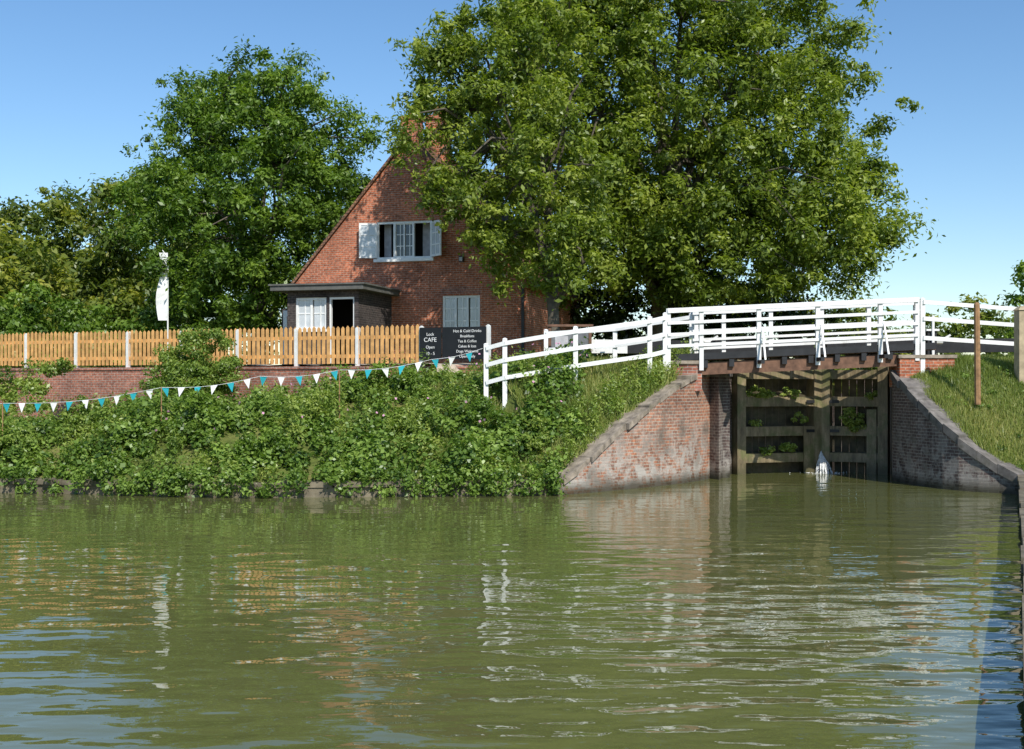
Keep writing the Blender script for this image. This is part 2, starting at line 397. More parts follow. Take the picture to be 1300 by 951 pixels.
wall_along('lock_wing_wall',[B[i] for i in range(4,10)],'lockred','stone',ct=.12,jit=.035,step=.45,th=.5)
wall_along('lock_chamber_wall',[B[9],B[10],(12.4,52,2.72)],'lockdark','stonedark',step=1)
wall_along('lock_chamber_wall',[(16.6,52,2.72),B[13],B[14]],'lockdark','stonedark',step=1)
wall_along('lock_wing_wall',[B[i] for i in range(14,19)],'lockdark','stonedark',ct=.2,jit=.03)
wall_along('canal_edging',[(10.9,25.3,.42),(5.5,12.6,.42),(.1,0,.42),(-5,-12,.42)],'concrete','concrete',ct=.16,th=.5,step=1.2)
wall_along('lock_end_wall',[(12.4,52,2.72),(16.6,52,2.72)],'lockdark','stonedark',step=1)
mb=MB(); mb.box(9.42,10.75,28.7,29.5,2.3,3.0,'brick'); mb.box(9.38,10.8,28.66,29.54,3.0,3.08,'stone'); mb.obj('brick_abutment')
mb=MB(); mb.box(3.9,4.62,28.75,29.5,2.2,2.86,'brickwall'); mb.box(3.86,4.64,28.7,29.55,2.86,2.94,'stone'); mb.obj('brick_abutment')

# ---------------------------------------------------------------- lock gates
def gate_leaf(name,A,Mx,wide):
    mb=MB(); A=Vector((*A,0)); Mx=Vector((*Mx,0)); d=(Mx-A).normalized(); n=Vector((d.y,-d.x,0))
    if n.y>0: n=-n
    L=(Mx-A).length
    def bx(s0,s1,z0,z1,o0,o1,mat='gate'):
        c=[A+d*s+n*o for s,o in ((s0,o1),(s1,o1),(s1,o0),(s0,o0))]
        mb.hexa([(*p.xy,z0) for p in c]+[(*p.xy,z1) for p in c],mat)
    bx(0.02,.27,-1,3.15,-.15,.26); bx(L-.3,L-.01,-1,3.2,-.15,.26)
    for z,h in ((2.62,.24),(1.9,.25),(1.12,.25),(.42,.24),(-.3,.2)):
        bx(.272,L-.302,z-h/2,z+h/2,-.12,.23)
    s=.275
    while s<L-.32:
        w=min(.2,L-.303-s); bx(s,s+w-.012,-1,2.5,-.14,-.122,'gateboard'); s+=.2
    if wide: bx(L-.62,L-.303,-.9,1.24,.232,.27)
    else: bx(.3,.55,-.9,1.7,.232,.26)
    for z in (1.9,1.12): bx(L-.55,L-.305,z-.04,z+.04,.272,.282,'black')
    return mb.obj(name)
MP=(8.27,31.85)
gate_leaf('lock_gate',(5.78,31.05),MP,True)
gate_leaf('lock_gate',(9.93,31.05),(MP[0]+.04,MP[1]),False)
def balance(name,a,b):
    mb=MB(); a=Vector(a); b=Vector(b); d=(b-a).normalized(); w=b-d*1.0
    mb.beam(a,w,.36,.36,'black'); mb.beam(w,b,.365,.365,'white')
    mb.beam((a.x,a.y,2.9),(a.x,a.y,a.z-.1),.25,.25,'black'); return mb.obj(name)
balance('balance_beam',(8.1,31.85,3.33),(2.1,31.9,3.38))
balance('balance_beam',(8.45,31.85,3.36),(15.2,31.5,3.42))
mb=MB(); jx,jy=8.26,31.58
for i in range(34):
    sp=random.gauss(0,1); out=random.uniform(.1,.45); top=random.uniform(.36,.6); k=7
    wd=random.uniform(.004,.012); pr=None
    for j in range(k+1):
        t=j/k; x=jx+sp*(.012+.085*t)+random.uniform(-.01,.01); y=jy-out*t; z=top-.1*t-(top-.1)*t*t
        if pr and random.random()<.8:
            mb.face([(pr[0]-wd,pr[1],pr[2]),(pr[0]+wd,pr[1]-.004,pr[2]),(x+wd*1.4,y-.004,z),(x-wd*1.4,y,z)],'foam')
        pr=(x,y,z)
for i in range(120):
    a=random.random()*6.28; r=abs(random.gauss(0,.22)); x=jx+r*math.cos(a)*1.5; y=jy-.35+r*.8*math.sin(a); s=random.uniform(.006,.022)
    zz=.008 if r>.18 else random.uniform(.01,.14)
    mb.face([(x-s,y,zz),(x,y-s,zz+.01),(x+s,y,zz),(x,y+s,zz+.02)],'foam')
mb.obj('lock_gate_leak')

# ---------------------------------------------------------------- footbridge
br=empty('footbridge')
YB=30.1
mb=MB()
def zb(x): return 2.98+0.05*(x-4.55)*0.9
x0,x1=4.5,9.4
for yy in (28.9,29.5,YB-.1): mb.beam((x0,yy,zb(x0)-.24),(x1,yy,zb(x1)-.24),.18,.3,'brownwood')
for i in range(8):
    x=x0+.2+(x1-x0-.4)*i/7; mb.box(x-.06,x+.06,28.72,YB+.05,zb(x)-.22,zb(x)-.04,'black')
mb.obj('beams',br)
mb=MB(); x=3.95
while x<10.3:
    mb.box(x,x+.14,28.78,YB+.02,zb(x)-.035,zb(x)+.02,'brownwood'); x+=.152
mb.beam((3.95,28.74,zb(3.95)+.06),(10.3,28.74,zb(10.3)+.06),.06,.16,'black')
mb.obj('deck',br)
def railing(mb,y,xa,xb,posts,hgt=1.22,nr=4,mat='white',pw=.1,rh=.075):
    for p in posts:
        ex=.12 if p in (posts[0],posts[-1]) else 0
        mb.box(p-pw/2,p+pw/2,y-pw/2,y+pw/2,zb(p)-.28,zb(p)+hgt+ex*.3,mat)
    for i in range(nr):
        z=hgt-.04-i*(hgt-.1)/nr
        mb.beam((xa,y-pw/2-.02,zb(xa)+z),(xb,y-pw/2-.02,zb(xb)+z),.035,rh,mat)
    mb.beam((xa,y,zb(xa)+hgt+.02),(xb,y,zb(xb)+hgt+.02),.15,.04,mat)
mb=MB()
railing(mb,28.72,3.78,9.86,[3.8,4.6,6.0,7.43,8.95,9.84])
railing(mb,YB+.06,4.6,10.4,[4.7,5.4,6.6,7.9,9.1,10.3],nr=5,rh=.065)
for p in (6.0,7.43,8.95):
    mb.beam((p+.07,28.3,zb(p)-.1),(p+.07,28.66,zb(p)+.7),.04,.045,'white'); mb.beam((p,28.25,zb(p)-.14),(p,28.8,zb(p)-.14),.09,.09,'black')
mb.obj('railings',br)
def post_rail(name,pts,hg,rails,mat='white',pw=.11,sink=.35):
    mb=MB()
    for (x,y,z) in pts:
        g=min(z,h1(x,y) if h1(x,y)>0 else z)
        mb.box(x-pw/2,x+pw/2,y-pw/2,y+pw/2,g-sink,z+hg+.02,mat)
        mb.hexa([(x-pw/2-.01,y-pw/2-.01,z+hg+.02),(x+pw/2+.01,y-pw/2-.01,z+hg+.02),(x+pw/2+.01,y+pw/2+.01,z+hg+.02),(x-pw/2-.01,y+pw/2+.01,z+hg+.02),
                 (x-.02,y-.02,z+hg+.05),(x+.02,y-.02,z+hg+.05),(x+.02,y+.02,z+hg+.05),(x-.02,y+.02,z+hg+.05)],mat)
    for i in range(len(pts)-1):
        a,b=pts[i],pts[i+1]
        for r in rails: mb.beam((a[0],a[1]-pw/2-.02,a[2]+r),(b[0],b[1]-pw/2-.02,b[2]+r),.04,.1,mat)
    return mb.obj(name)
post_rail('white_ramp_fence',[(-.62,28.3,2.1),(-.17,28.15,2.22),(1.51,28.1,2.5),(3.32,28.5,2.76),(3.72,28.72,2.86)],1.2,[1.12,.72,.3])
post_rail('white_ramp_fence',[(.9,31.3,2.62),(2.7,31.0,2.72),(4.6,30.3,3.0)],1.15,[1.08,.65])
post_rail('white_ramp_fence',[(9.98,28.75,3.14),(12.9,29.6,3.0),(16.5,30.6,2.95)],1.28,[1.22,.82,.35])
mb=MB(); mb.tube([(10.72,27.2,1.9),(10.7,27.2,4.2),(10.7,27.2,4.25)],[.075,.07,.04],'postwood',8); mb.obj('wooden_post')
mb=MB(); mb.box(11.98,12.3,27.9,28.2,2.2,4.12,'sandstone'); mb.hexa([(11.95,27.87,4.12),(12.33,27.87,4.12),(12.33,28.23,4.12),(11.95,28.23,4.12),(12.05,27.97,4.22),(12.23,27.97,4.22),(12.23,28.13,4.22),(12.05,28.13,4.22)],'sandstone'); mb.obj('stone_gatepost')
for gx_,gy in ((10.95,30.9),(5.0,31.6)):
    mb=MB(); gx=gx_; mb.box(gx-.12,gx+.12,gy-.12,gy+.12,2.6,3.75,'black'); mb.box(gx-.17,gx+.17,gy-.17,gy+.17,3.75,3.8,'white')
    mb.box(gx-.03,gx+.03,gy-.2,gy-.14,2.9,4.15,'white'); mb.tube([(gx+.12,gy,3.5),(gx+.3,gy,3.5)],[.09,.09],'white',8)
    mb.beam((gx+.25,gy,3.5),(gx+.5,gy-.05,3.65),.04,.05,'white'); mb.obj('paddle_gear')

# ---------------------------------------------------------------- fence, garden wall
def FP(s):
    d=Vector((-1,.394)).normalized(); return Vector((-.65,32.6))+d*s
mb=MB(); L=34
mb2=MB()
for i in range(L):
    a=FP(i); b=FP(i+1)
    mb2.hexa([(b.x,b.y-.18,.2),(a.x,a.y-.18,.2),(a.x,a.y+.12,.2),(b.x,b.y+.12,.2),(b.x,b.y-.18,2.8),(a.x,a.y-.18,2.8),(a.x,a.y+.12,2.8),(b.x,b.y+.12,2.8)],'brickwall')
    mb2.hexa([(b.x+.01,b.y-.22,2.8),(a.x,a.y-.22,2.8),(a.x,a.y+.14,2.8),(b.x+.01,b.y+.14,2.8),(b.x+.01,b.y-.22,2.88),(a.x,a.y-.22,2.88),(a.x,a.y+.14,2.88),(b.x+.01,b.y+.14,2.88)],'brickwall')
mb2.obj('garden_wall')
fd=Vector((-1,.394)).normalized(); fn=Vector((-.394,-1)).normalized()
def fbox(mb,s0,s1,o0,o1,z0,z1,mat,peak=0):
    c=[FP(s)+fn*o for s,o in ((s1,o1),(s0,o1),(s0,o0),(s1,o0))]
    mb.hexa([(p.x,p.y,z0) for p in c]+[(p.x,p.y,z1) for p in c],mat)
    if peak:
        m0=FP((s0+s1)/2)+fn*o1; m1=FP((s0+s1)/2)+fn*o0
        mb.face([(c[0].x,c[0].y,z1),(c[1].x,c[1].y,z1),(m0.x,m0.y,z1+peak)],mat); mb.face([(c[2].x,c[2].y,z1),(c[3].x,c[3].y,z1),(m1.x,m1.y,z1+peak)],mat)
        mb.face([(c[1].x,c[1].y,z1),(c[2].x,c[2].y,z1),(m1.x,m1.y,z1+peak),(m0.x,m0.y,z1+peak)],mat); mb.face([(c[3].x,c[3].y,z1),(c[0].x,c[0].y,z1),(m0.x,m0.y,z1+peak),(m1.x,m1.y,z1+peak)],mat)
s=2.1
while s<L-.2:
    fbox(mb,s,s+.1,.03,.055,2.95,3.98+random.uniform(-.02,.02),'pine',.06); s+=.16
fbox(mb,0,L,-.02,.028,3.12,3.22,'pine'); fbox(mb,0,L,-.02,.028,3.66,3.76,'pine')
s=.0
while s<L:
    fbox(mb,s-.05,s+.05,-.06,.07,2.88,3.97,'whitewood',.04); s+=2.04
mb.obj('picket_fence')
def board(name,s0,s1,z0,z1,lines):
    c=FP((s0+s1)/2)+fn*.12; e=empty(name,(c.x,c.y,0),math.atan2(-fd.y,-fd.x)); w=(s1-s0)/2
    m=MB(); m.box(-w,w,0,.03,z0,z1,'signblack'); m.obj('panel',e)
    for (t,x,z,sz) in lines:
        cu=bpy.data.curves.new('lettering','FONT'); cu.body=t; cu.size=sz; cu.align_x='CENTER'; cu.extrude=.002; cu.materials.append(M['white'])
        o=bpy.data.objects.new('lettering',cu); o.rotation_euler=(math.pi/2,0,0); o.location=(x,-.006,z); o.parent=e; COL.objects.link(o)
    return e
board('cafe_sign',.02,1.35,3.05,3.95,[('Hot & Cold Drinks',.1,3.8,.11),('Breakfasts',.1,3.66,.105),('Tea & Coffee',.1,3.52,.105),('Cakes & Ices',.1,3.38,.105),('Dogs Welcome',.1,3.24,.105),('Open Daily',.1,3.1,.105)])
board('cafe_sign',1.38,2.05,3.05,3.95,[('Lock',0,3.72,.12),('CAFE',0,3.55,.17),('Open',0,3.36,.12),('10 - 5',0,3.18,.12)])
nb=empty('notice_board',(1.55,31.6,0)); m=MB(); m.box(-.5,.5,0,.05,3.05,3.75,'slate'); m.box(-.58,-.5,-.02,.06,2.3,3.9,'brownwood'); m.box(.5,.58,-.02,.06,2.3,3.9,'brownwood'); m.box(-.62,.62,-.06,.1,3.9,3.96,'brownwood')
m.box(-.4,-.05,-.012,-.002,3.15,3.65,'curtain'); m.box(.05,.4,-.012,-.002,3.3,3.65,'slate'); m.obj('board',nb)

# ---------------------------------------------------------------- bunting
mb=MB(); key=[(-15.5,1.75,27.8),(-11.9,1.92,27.6),(-8.16,2.29,27.5),(-5.87,2.55,27.5),(-4.03,2.7,27.6),(-1.9,2.95,27.9),(-.7,3.22,28.2)]
pts=[]
for i in range(len(key)-1):
    a=key[i];b=key[i+1];n=max(2,int((b[0]-a[0])/.185))
    for k in range(n):
        t=k/n; pts.append(Vector((a[0]+(b[0]-a[0])*t,a[2]+(b[2]-a[2])*t,a[1]+(b[1]-a[1])*t-.12*math.sin(math.pi*t)*min(1,(b[0]-a[0])/3))))
pts.append(Vector((key[-1][0],key[-1][2],key[-1][1])))
mb.tube(pts,[.005]*len(pts),'white',4)
c=0
for i in range(1,len(pts)-2,2):
    d=(pts[i+1]-pts[i]).normalized(); p=pts[i]; tw=random.uniform(-.6,.6); q=p+d*.17
    tip=(p+q)/2+Vector((random.uniform(-.05,.05),.12*math.sin(tw),-.22)); q=q+Vector((0,.05*tw,0))
    mb.face([p,q,tip],('white','teal')[c%2]); c+=1
mb.obj('bunting')
for (x,y,z) in ((-8.16,27.5,2.3),(-4.03,27.6,2.71),(-11.9,27.6,1.93)):
    m=MB(); g=h1(x,y); m.tube([(x,y,g-.2),(x,y,z-.03),(x,y,z+.0)],[.016,.013,.01],'postwood',6); m.obj('bunting_pole')

# ---------------------------------------------------------------- house
G=2.88
hs=empty('brick_house',(.48,40,0),math.radians(-15))
W=8.5; D=9; EZ=5.95; AZ=10.85; sl=(AZ-EZ)/(W/2)
def gx(z): return (z-EZ)/sl
mb=MB()
wx0,wx1,wz0,wz1=-5.41,-3.37,6.72,8.02
lx0,lx1,lz0,lz1=-2.98,-1.63,4.1,5.4
T=.3
def R(a,b,c,d): mb.prism([(a,c),(b,c),(b,d),(a,d)],0,T,'brick')
R(-W,lx0,G-1,EZ); R(lx1,0,G-1,EZ); R(lx0,lx1,G-1,lz0); R(lx0,lx1,lz1,EZ)
def TZ(z0,z1,a=None,b=None):
    L0=-W+gx(z0);L1=-W+gx(z1);R0=-gx(z0);R1=-gx(z1)
    if a is None and b is None: mb.prism([(L0,z0),(R0,z0),(R1,z1),(L1,z1)],0,T,'brick')
    elif a is None: mb.prism([(L0,z0),(b,z0),(b,z1),(L1,z1)],0,T,'brick')
    else: mb.prism([(a,z0),(R0,z0),(R1,z1),(a,z1)],0,T,'brick')
TZ(EZ,wz0); TZ(wz0,wz1,b=wx0); TZ(wz0,wz1,a=wx1); TZ(wz1,AZ-.01)
mb.box(-T,-.001,T,D,G-1,EZ,'brick'); mb.box(-W+.001,-W+T,T,D,G-1,EZ,'brick')
mb.prism([(-W,G-1),(0,G-1),(0,EZ),(-W/2,AZ),(-W,EZ)],D-T,D,'brick')
mb.obj('walls',hs)
mb=MB(); ov=.1; th=.09
def roofslab(sx):
    f=lambda x: (-W/2+sx*x)
    a=(f(W/2+.35),EZ-.35*sl+.03); b=(f(0),AZ+.03); up=th/math.cos(math.atan(sl))
    pr=[a,b,(b[0],b[1]+up),(a[0],a[1]+up)]
    if sx>0: pr=[pr[1],pr[0],pr[3],pr[2]]
    mb.prism(pr,-ov,D+ov,'tile')
roofslab(1); roofslab(-1)
mb.tube([(-W/2,-ov,AZ+.14),(-W/2,D+ov,AZ+.14)],[.1,.1],'tile',8)
mb.obj('roof',hs)
mb=MB()
mb.box(-W/2-.3,-W/2+.3,.1,.75,AZ-.6,11.6,'brick'); mb.box(-W/2-.35,-W/2+.35,.05,.8,11.6,11.7,'brick'); mb.tube([(-W/2,.42,11.7),(-W/2,.42,11.95)],[.12,.1],'pot',8)
mb.box(-W/2-.35,-W/2+.35,2.9,3.8,AZ-.6,12.2,'brick'); mb.box(-W/2-.41,-W/2+.41,2.84,3.86,12.2,12.35,'brick')
for yy in (3.1,3.6): mb.tube([(-W/2,yy,12.35),(-W/2,yy,12.75)],[.13,.11],'pot',8)
mb.obj('chimneys',hs)
mb=MB()
def window(x0,x1,z0,z1,y,cols,bars,f=.06,glass='glass',bw=.014):
    mb.box(x0,x1,y,y+.08,z0,z0+f,'white'); mb.box(x0,x1,y,y+.08,z1-f,z1,'white')
    for i in range(cols+1):
        x=x0+(x1-x0-f)*i/cols; mb.box(x,x+f,y-.003,y+.083,z0+.001,z1-.001,'white')
    cw=(x1-x0)/cols
    for i in range(cols):
        a=x0+cw*i+f; b=x0+cw*(i+1)
        mb.box((a+b)/2-bw,(a+b)/2+bw,y+.02,y+.06,z0+f,z1-f,'white')
        for k in range(1,bars):
            z=z0+(z1-z0)*k/bars; mb.box(a,b,y+.022,y+.058,z-bw,z+bw,'white')
        if glass: mb.box(a,b,y+.038,y+.044,z0+f,z1-f,glass)
def casement(xh,z0,z1,y,ang,w=.62):
    d=Vector((math.cos(ang),math.sin(ang),0)); p=Vector((xh,y,0)); f=.07
    def seg(s0,s1,za,zc,m='white',t=.04):
        a=p+d*s0;b=p+d*s1; mb.beam((a.x,a.y,(za+zc)/2),(b.x,b.y,(za+zc)/2),t,zc-za,m)
    seg(0,f,z0,z1);seg(w-f,w,z0,z1);seg(f,w-f,z0,z0+f);seg(f,w-f,z1-f,z1)
    seg(w/2-.02,w/2+.02,z0+f,z1-f,t=.03)
    for k in (1,2): seg(f,w-f,z0+(z1-z0)*k/3-.02,z0+(z1-z0)*k/3+.02,t=.032)
    seg(f,w-f,z0+f,z1-f,'openglass',.006)
f=.07
mb.box(wx0,wx1,.02,.12,wz0,wz0+f,'white');mb.box(wx0,wx1,.02,.12,wz1-f,wz1,'white')
for x in (wx0,wx0+.62,wx0+1.32,wx1-f): mb.box(x,x+f,.017,.123,wz0+.001,wz1-.001,'white')
window(wx0+.66,wx0+1.36,wz0+.05,wz1-.05,.05,2,3,f=.05)
mb.box(wx0-.08,wx1+.08,-.1,.016,wz0-.1,wz0,'white')
casement(wx0+.02,wz0+.04,wz1-.04,-.02,math.radians(180+22)); casement(wx1-.02,wz0+.04,wz1-.04,-.02,math.radians(-38))
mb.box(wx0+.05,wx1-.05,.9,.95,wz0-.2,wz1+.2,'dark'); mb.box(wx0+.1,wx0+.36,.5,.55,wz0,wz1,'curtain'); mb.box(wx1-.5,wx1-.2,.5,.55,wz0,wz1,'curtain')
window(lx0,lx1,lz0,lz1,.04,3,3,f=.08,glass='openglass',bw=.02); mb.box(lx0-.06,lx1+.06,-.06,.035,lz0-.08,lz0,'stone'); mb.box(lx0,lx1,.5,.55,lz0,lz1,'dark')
mb.obj('windows',hs)
mb=MB()
for i in range(13):
    t=(i+.5)/13; x=lx0-.05+(lx1-lx0+.1)*t; z=lz1+.02+.07*math.sin(math.pi*t)
    mb.box(x-.045,x+.045,-.012,-.002,z,z+.21,'brickwall')
mb.box(-2.35,-2.2,-.16,-.003,6.55,6.75,'black'); mb.box(-2.33,-2.22,-.163,-.161,6.57,6.7,'curtain')
mb.box(-.15,-.06,-.09,-.003,G,5.7,'black')
mb.obj('wall_fittings',hs)
mb=MB(); ex0,ex1=-7.37,-4.85; ey=-3.0; EZt=5.42
def E(a,b,c,d): mb.box(a,b,ey,ey+.22,c,d,'brickdark')
E(ex0,-7.08,G-1,EZt);E(-7.08,-5.98,G-1,4.15);E(-7.08,-5.0,5.2,EZt);E(-5.98,-5.88,G-1,5.2);E(-5.0,ex1,G-1,5.2); mb.box(-5.0,ex1,ey+.001,ey+.219,5.2,EZt,'brickdark')
mb.box(ex1-.22,ex1,ey+.22,-.002,G-1,EZt,'brickdark'); mb.box(ex0,ex0+.22,ey+.22,-.002,G-1,EZt,'brickdark')
mb.box(ex0-.45,ex1+.3,ey-.35,-.004,EZt,EZt+.16,'felt'); mb.box(ex0-.5,ex1+.35,ey-.4,-.005,EZt+.16,EZt+.21,'felt')
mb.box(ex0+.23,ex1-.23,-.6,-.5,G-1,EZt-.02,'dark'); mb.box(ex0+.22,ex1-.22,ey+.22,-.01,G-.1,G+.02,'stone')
mb.obj('porch',hs)
mb=MB(); window(-7.08,-5.98,4.15,5.2,ey+.05,2,2,f=.08,glass='openglass',bw=.02); mb.box(-7.12,-5.94,ey-.06,ey-.003,4.07,4.15,'white')
mb.box(-5.88,-5.83,ey+.03,ey+.15,G,5.2,'white'); mb.box(-5.05,-5.0,ey+.03,ey+.15,G,5.2,'white'); mb.box(-5.83,-5.05,ey+.03,ey+.15,5.13,5.2,'white')
mb.box(-8.35,-7.75,-1.3,-1.2,G,4.9,'white'); mb.box(-8.2,-7.9,-1.32,-1.301,3.9,4.7,'glass')
mb.box(-8.45,-7.4,-1.2,-.01,G-.5,4.95,'brickdark')
mb.obj('porch_joinery',hs)

mb=MB(); bxp,byp=-12.7,43.6
mb.tube([(bxp,byp,2.7),(bxp,byp,7.0),(bxp-.2,byp,7.3)],[.03,.025,.015],'white',6)
for i in range(10):
    z0=4.7+i*.25; z1=z0+.25; w0=.35+.1*math.sin(i*.6); w1=.35+.1*math.sin((i+1)*.6)
    mb.face([(bxp-w0,byp+.05*math.sin(i),z0),(bxp,byp,z0),(bxp,byp,z1),(bxp-w1,byp+.05*math.sin(i+1),z1)],'white')
mb.obj('feather_flag')

# ---------------------------------------------------------------- path
def drape(name,c,w,mat,lift=.03):
    P=resample([(x,y,0) for x,y in c],.3); mb=MB(); a=offs(P,w/2); b=offs(P,-w/2)
    hh=H([( (p[0]+q[0])/2,(p[1]+q[1])/2) for p,q in zip(a,b)]); ha=H(a); hb=H(b)
    for i in range(len(P)-1):
        za,zc=[max(ha[i],hh[i])+lift,max(ha[i+1],hh[i+1])+lift]; zd,ze=[max(hb[i],hh[i])+lift,max(hb[i+1],hh[i+1])+lift]
        mb.face([(*b[i],zd),(*b[i+1],ze),(*a[i+1],zc),(*a[i],za)],mat)
    return mb.obj(name,smooth=True)
drape('path',[(-8,36.6),(-3,34.8),(0,31.3),(2.2,30.1),(4.3,29.7)],1.9,'gravel')
drape('path',[(10.6,30.6),(13,33.2),(18,35.5),(30,37)],1.6,'gravel')

# ---------------------------------------------------------------- vegetation
tree('ash_tree',(5.6,45.5,2.8),[(6,45,13,6.5,5,6.5,40),(9.8,45,11,4.6,4.2,5.6,24),(11.3,44,8.6,3.4,3.2,3.2,11),(2.2,44,13.2,4.2,4,5.2,20),(3.5,44,8.2,3.6,3,2.8,9),(8,44,7.8,4.2,3.2,2.5,9),(6,45,17,4,4,2.8,9),(10.5,45,15.3,2.6,2.6,2.4,5)],
     980,215,.2,'leaf_ash',.5,.5,1.2,nlimb=24,nb=130,tb=.5,extra_tw=220)
tree('ash_tree',(1.3,37.2,2.75),[(-.6,37.2,10.2,2.7,2.4,3.6,16),(.9,37.5,8.2,2.4,2.2,2.7,11),(-.2,37.4,12.8,2.6,2.2,2.2,10),(-1.8,37.0,9.3,1.4,1.3,1.5,2),(-2.1,37.4,12.2,1.6,1.5,1.5,3),(1.8,36.6,6.6,1.3,1.2,1.3,3)],
     290,165,.17,'leaf_ash',.22,.35,.85,nlimb=14,nb=70,tb=.55,extra_tw=140)
tree('leafy_tree',(-10.0,46.2,2.8),[(-10.1,46,10.2,4.5,4,4.4,30),(-10,46,12.7,3.0,3,2.3,9),(-12.5,46,8.4,2.7,2.5,2.9,9),(-8.2,46,7.2,2.4,2.4,2.4,7),(-10.8,45.8,6.2,2.9,2.4,1.9,8),(-7.3,46,10.4,2.0,2,2.4,4)],
     500,215,.185,'leaf_green',.32,.45,1.05,nlimb=16,nb=80,tb=.5,extra_tw=150)
for i,(x,y,zt,r) in enumerate([(-26.5,58,12.3,4.4),(-21.6,60,12.9,4.0),(-17.3,57,12.8,3.5),(-31,56,12,4.5),(-22.5,50,8.8,3.4)]):
    hgt=zt-2.8
    tree('background_tree',(x,y,2.9),[(x,y,2.9+hgt*.55,r,r,hgt*.45,10),(x-r*.4,y,2.9+hgt*.3,r*.8,r,hgt*.3,5),(x+r*.5,y,2.9+hgt*.35,r*.7,r,hgt*.3,5)],
         170,160,.29,'leaf_far',.25,.7,1.4,nlimb=6,nb=20,tb=(.4,.5,.45,.35,.7)[i],extra_tw=50)
mass('hedge',[(-24+i*1.9,46.5+.5*math.sin(i*2),4.2,1.6,1.3,1.9+.6*math.sin(i*1.3)) for i in range(8)]+[(-22,45,5.3,2,1.2,1.8),(-18.2,45,4.3,1.6,1.3,1.9),(-7.2,48,4.2,2.2,1,2)],300,170,.19,'leaf_green',.45,.9,tb=.5,tv=.25,fuzzy=True)
mass('ivy_thicket',[(3.2,48,5.5,1.8,1.5,2.8),(5.5,47.5,6.2,2.4,1.8,3.4),(8,48.5,5.2,2.5,1.8,2.6),(10.8,49,4.8,2.2,1.6,2.2),(6.2,45.6,6.3,.9,.9,3.2)],230,150,.2,'leaf_shaded',.5,1.0,tb=.5)  # ivy and shrubs tinted dark to paint in the shade below the crown
mass('distant_trees',[(x,85+8*math.sin(x),3+1.8*math.sin(x*.7),5,4,4.2+1.6*math.sin(x*.37)) for x in np.arange(5,42,4.5)]+[(x,105,4,8,5,6) for x in np.arange(-70,-20,9)],330,130,.5,'leaf_far',1.0,2.2,tb=.5,fuzzy=True)
mass('hedge',[(x,47+.6*math.sin(x*1.7),3.8,1.6,1.2,1.6+.5*math.sin(x*1.1)) for x in np.arange(13,30,1.8)],190,130,.2,'leaf_far',.45,.9,tb=.5,fuzzy=True)
mass('shrub',[(14.7,33.0,5.0,.8,.8,1.1),(15.2,33.2,3.8,1,1,1.2)],36,100,.15,'leaf_green',.3,.6,tb=.6,fuzzy=True)
mass('round_bush',[(-9.0,33.9,2.75,1.2,1.0,1.25),(-9.2,33.7,2.0,1.3,1.1,1.0)],120,230,.085,'leaf_nettle',.22,.42,tb=.5,tv=.1)
mass('ivy_clump',[(-14.6,35.2,2.1,.8,.4,.8),(-13.9,36.2,2.9,.4,.3,.4)],24,160,.11,'leaf_nettle',.25,.45,tb=.7)

def left_bank_pts(n,xa,xb,d0,d1,pw=1.0):
    x=rng.uniform(xa,xb,n); ex=np.interp(x,[-25,-10.8,-5.4,1.08,3.27,4.95],[27,25.7,24.7,25.3,27.3,29.6])
    d=d0+(d1-d0)*rng.random(n)**pw; return np.column_stack([x,ex+d])
def lumps(P):
    x,y=P[:,0],P[:,1]
    return .5+.3*np.sin(x*1.15+.6*y+.8)+.25*np.sin(x*2.7-y*1.9+2)+.2*np.sin(x*.47-y*.9)
P1=left_bank_pts(1100,-15.5,1.6,.1,5.8,.9)
z=np.where(H(P1)<0,.3,H(P1)); lm=np.clip(lumps(P1),0,1.2)
cr=rng.uniform(.2,.5,len(P1))*(.7+.55*lm)
C1=np.column_stack([P1,z+cr*.3+lm*.5*rng.random(len(P1))])
kind=(np.sin(P1[:,0]*.9+P1[:,1]*1.3)+.5*np.sin(P1[:,0]*2.3)+.5*rng.normal(size=len(P1)))>.45
for nm,sel,mat,sz,asp,tb in (('bramble_bank',~kind,'leaf_bramble',.1,.72,.46),('nettle_patch',kind,'leaf_nettle',.085,.4,.5)):
    C,Nr,S,T_=clump_leaves(C1[sel],cr[sel],145,sz,flat=.85,tb=tb,tv=.22,upb=.7,fuzzy=(nm!='bramble_bank'))
    keep=C[:,2]>.02; leaves(nm,C[keep],Nr[keep],S[keep],T_[keep],mat,asp)
sh=[(-12.6,28.3,.55,.5,'leaf_green'),(-9.9,27.9,.6,.6,'leaf_nettle'),(-7.3,27.2,.75,.62,'leaf_green'),(-6.1,29.4,.6,.7,'leaf_bramble'),(-4.6,26.9,.7,.7,'leaf_nettle'),
    (-3.1,28.6,.7,.65,'leaf_green'),(-2.0,26.6,.6,.7,'leaf_bramble'),(-.6,27.2,.6,.5,'leaf_green'),(.5,26.5,.5,.75,'leaf_nettle'),(-8.6,26.7,.5,.5,'leaf_bramble'),(-11.2,26.9,.45,.7,'leaf_nettle'),(-5.4,25.9,.5,.5,'leaf_green')]
for (x,y,r,tb,mt) in sh:
    g=h1(x,y); mass('bank_shrub',[(x,y,g+r*.65,r,r*.85,r*.8)],22,150,.075 if mt!='leaf_bramble' else .1,mt,.14,.3,tb=tb,tv=.12,fuzzy=True)
k=210; xx=np.concatenate([rng.uniform(-12,.9,90),rng.normal(-1.2,1.5,70),rng.normal(-7.2,.9,50)]).clip(-13,.9); ey=np.interp(xx,[-25,-10.8,-5.4,1.08],[27,25.7,24.7,25.3])
C2=np.column_stack([xx,ey-rng.uniform(0,.32,k),rng.uniform(.06,.6,k)])
